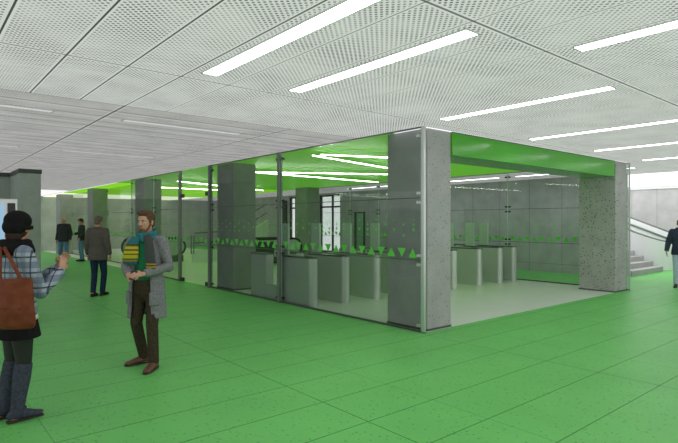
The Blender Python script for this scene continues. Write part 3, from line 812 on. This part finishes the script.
for S in 'RL':
    hp, kn = V(P['hip'+S]), V(P['kn'+S]); loft(bm, [hp, hp*.5+kn*.5, kn, kn-V((0, 0, .06))], [.1, .086, .064, .06])
loft(bm, [(0, 0, .86), (0, 0, .95)], [(.165, .115), (.16, .115)]); fuse('tights', bm, .008, 'tights', root, 3)
for S in 'RL':
    kn, an = V(P['kn'+S]), V(P['an'+S]); fd = V((*P['ft'+S], 0)).normalized(); g = V((an.x, an.y, 0)); sd = fd.cross(V((0, 0, 1)))
    bm = B(); loft(bm, [kn-V((0, 0, .02)), kn*.62+an*.38, kn*.3+an*.7, an, g+V((0, 0, .06))], [.071, .072, .06, .053, .05], rnd=False)
    loft(bm, [g-fd*.05+V((0, 0, .06)), g+V((0, 0, .07)), g+fd*.07+V((0, 0, .055)), g+fd*.14+V((0, 0, .04)), g+fd*.19+V((0, 0, .034))], [(.036, .04), (.045, .05), (.045, .04), (.046, .028), (.034, .02)], sd)
    bt = fuse('boot', bm, .007, 'boot', root, 3)
    bm = B(); loft(bm, [g-fd*.08+V((0, 0, .012)), g-fd*.02+V((0, 0, .012)), g+fd*.08+V((0, 0, .012)), g+fd*.20+V((0, 0, .012))], [(.03, .012), (.04, .012), (.045, .012), (.034, .012)], sd, 12, False)
    box(bm, (-.03, -.035, 0), (.03, .035, .035), .004, None)
    for v in bm.verts[-24:]: pass
    bm.transform(Matrix.Scale(K, 4)); obj('sole', bm, M['sole'], bt)
bm = B()
for zz, rr in ((1.455, .125), (1.49, .115), (1.53, .10)):
    loft(bm, [(rr*1.1*math.sin(a), rr*math.cos(a)-.015, zz) for a in [i*2*PI/20 for i in range(21)]], [(.032, .03)]*21, (0, 0, 1), 10, False)
fuse('scarf', bm, .009, 'blackwool', root, 3)
# the shoulder bag on her near side, hanging from a strap
fx, fy = math.cos(math.radians(50.01)), math.sin(math.radians(50.01))
bg_ = thing('shoulder_bag', 'brown leather shoulder bag hanging on the back of the woman in the black hat', 'bag', root.location, math.atan2(-fy, -fx))
K = 1
bm = B(); loft(bm, [(.325, .185, .835), (.33, .185, .87), (.335, .18, .99), (.315, .175, 1.12), (.30, .17, 1.225)], [(.15, .04), (.172, .06), (.165, .062), (.152, .045), (.146, .028)], (0, 1, 0), 22, False)
fuse('pouch', bm, .009, 'bag', bg_, 4)
bm = B(); path = [(.295, .05, 1.18), (.275, .03, 1.32), (.165, -.04, 1.455), (.04, -.09, 1.51), (-.05, -.11, 1.47)]
loft(bm, path, [(.022, .008)]*5, (0, 1, 0), 8, False); fuse('strap', bm, .006, 'bag', bg_, 2)
bm = B(); path = [(.30, .24, 1.18), (.275, .15, 1.32), (.165, .0, 1.46), (.03, -.06, 1.515)]
loft(bm, path, [(.018, .008)]*4, (0, 1, 0), 8, False); fuse('strap', bm, .006, 'bag', bg_, 2)
bm = B(); box(bm, (.385, .02, 1.0), (.402, .28, 1.012), .003); obj('seam', bm, M['bag'], bg_)

# --- walking man seen from behind
root = person('man in a grey tweed blazer and dark jeans walking away', 98, 11.7, (.05, 1), 1.80)
P = pose(knR=(.09, .10, .50), anR=(.07, .06, .09), knL=(-.09, .02, .50), anL=(-.05, -.12, .10), ftR=(.1, 1), ftL=(-.1, 1), hyaw=.0, hpitch=-.22)
body(P, M['skin'], root, .0075); hair(P, M['hair_grey'], root, .01, 1.0)
trousers(P, M['navy_jean'], root, .011, .92); shoes(P, M['sole'], root, .009)
jk = jacket('blazer', P, 'blazer', root, .011, .80, 1.08, 1.03, 0, 1.1, .08)
bm = B(); loft(bm, [(.078*math.sin(a), -.01+.078*math.cos(a), 1.525) for a in [i*2*PI/16 for i in range(17)]], [(.022, .012)]*17, (0, 0, 1), 8, False); fuse('collar', bm, .009, 'blazer', jk, 1)

# --- two men in dark jackets
root = person('bald man in a charcoal jacket and blue jeans standing far back on the left', 63.8, 20.2, (.0, -1), 1.86)
P = pose(knR=(.12, .02, .5), anR=(.13, -.03, .09), knL=(-.12, .02, .5), anL=(-.13, .08, .09), hyaw=.15)
body(P, M['skin'], root, .010); hair(P, M['hair_dark'], root, .012, 1, None, True); trousers(P, M['blue_jean'], root, .013, 1.0); shoes(P, M['sole'], root, .011)
jk = jacket('jacket', P, 'dk_jacket', root, .012, .86, 1.1, 1.0, 0, 1.12, .085)
root = person('man in a black jacket looking down at his hands beside the bald man', 81.5, 21.9, (-.75, -.7), 1.80)
P = pose(elR=(.23, .03, 1.17), wrR=(.08, .27, 1.15), hdR=(-.4, .8, .3), pnR=(-.6, -.5, .4), elL=(-.23, -.02, 1.17), wrL=(-.22, .14, .98), hpitch=-.45, hyaw=-.1)
body(P, M['skin'], root, .010); hair(P, M['hair_dark'], root, .012, 1); trousers(P, M['blue_jean'], root, .013, .95); shoes(P, M['sole'], root, .011)
jk = jacket('jacket', P, 'dk_jacket', root, .012, .86, 1.02, 1.0, 0, 1.05, .085)

# --- person at the right edge
root = person('person in a navy jacket and pale jeans at the right edge near the stairs', 680.5, 13.3, (-.55, -.85), 1.74)
P = pose(elR=(.27, -.02, 1.17), wrR=(.31, .10, .94), knR=(.10, .12, .5), anR=(.10, .16, .09), knL=(-.10, .02, .5), anL=(-.10, -.16, .10), hpitch=-.1)
body(P, M['skin'], root, .008); hair(P, M['hair_dark'], root, .01, 1); trousers(P, M['light_jean'], root, .011, .95); shoes(P, M['sole'], root, .009)
jk = jacket('jacket', P, 'navy', root, .011, .84, 1.1, 1.02, 0, 1.15, .09)
bm = B(); loft(bm, [(.095*math.sin(a), -.02+.09*math.cos(a), 1.53) for a in [i*2*PI/16 for i in range(17)]], [(.035, .025)]*17, (0, 0, 1), 8, False); fuse('hood', bm, .01, 'navy', jk, 2)


# ------------------------------------------------------------------ camera, world, look
cam = bpy.data.cameras.new('camera'); co = bpy.data.objects.new('camera', cam); C.objects.link(co)
co.location = (0, 0, 1.68); co.rotation_euler = (PI/2, 0, math.radians(50.01-90))
cam.sensor_width = 36; cam.lens = 517.5/678*36; cam.clip_end = 200; cam.clip_start = .05
SC.camera = co
w = bpy.data.worlds.new('world'); SC.world = w; w.use_nodes = True
bg = w.node_tree.nodes['Background']; bg.inputs[0].default_value = (1, .98, 1, 1); bg.inputs[1].default_value = 1.15
SC.view_settings.view_transform = 'Standard'; SC.view_settings.look = 'None'
SC.view_settings.exposure = 0; SC.view_settings.gamma = 1
SC.cycles.transparent_max_bounces = 40
SC.cycles.max_bounces = 10; SC.cycles.diffuse_bounces = 6; SC.cycles.glossy_bounces = 4
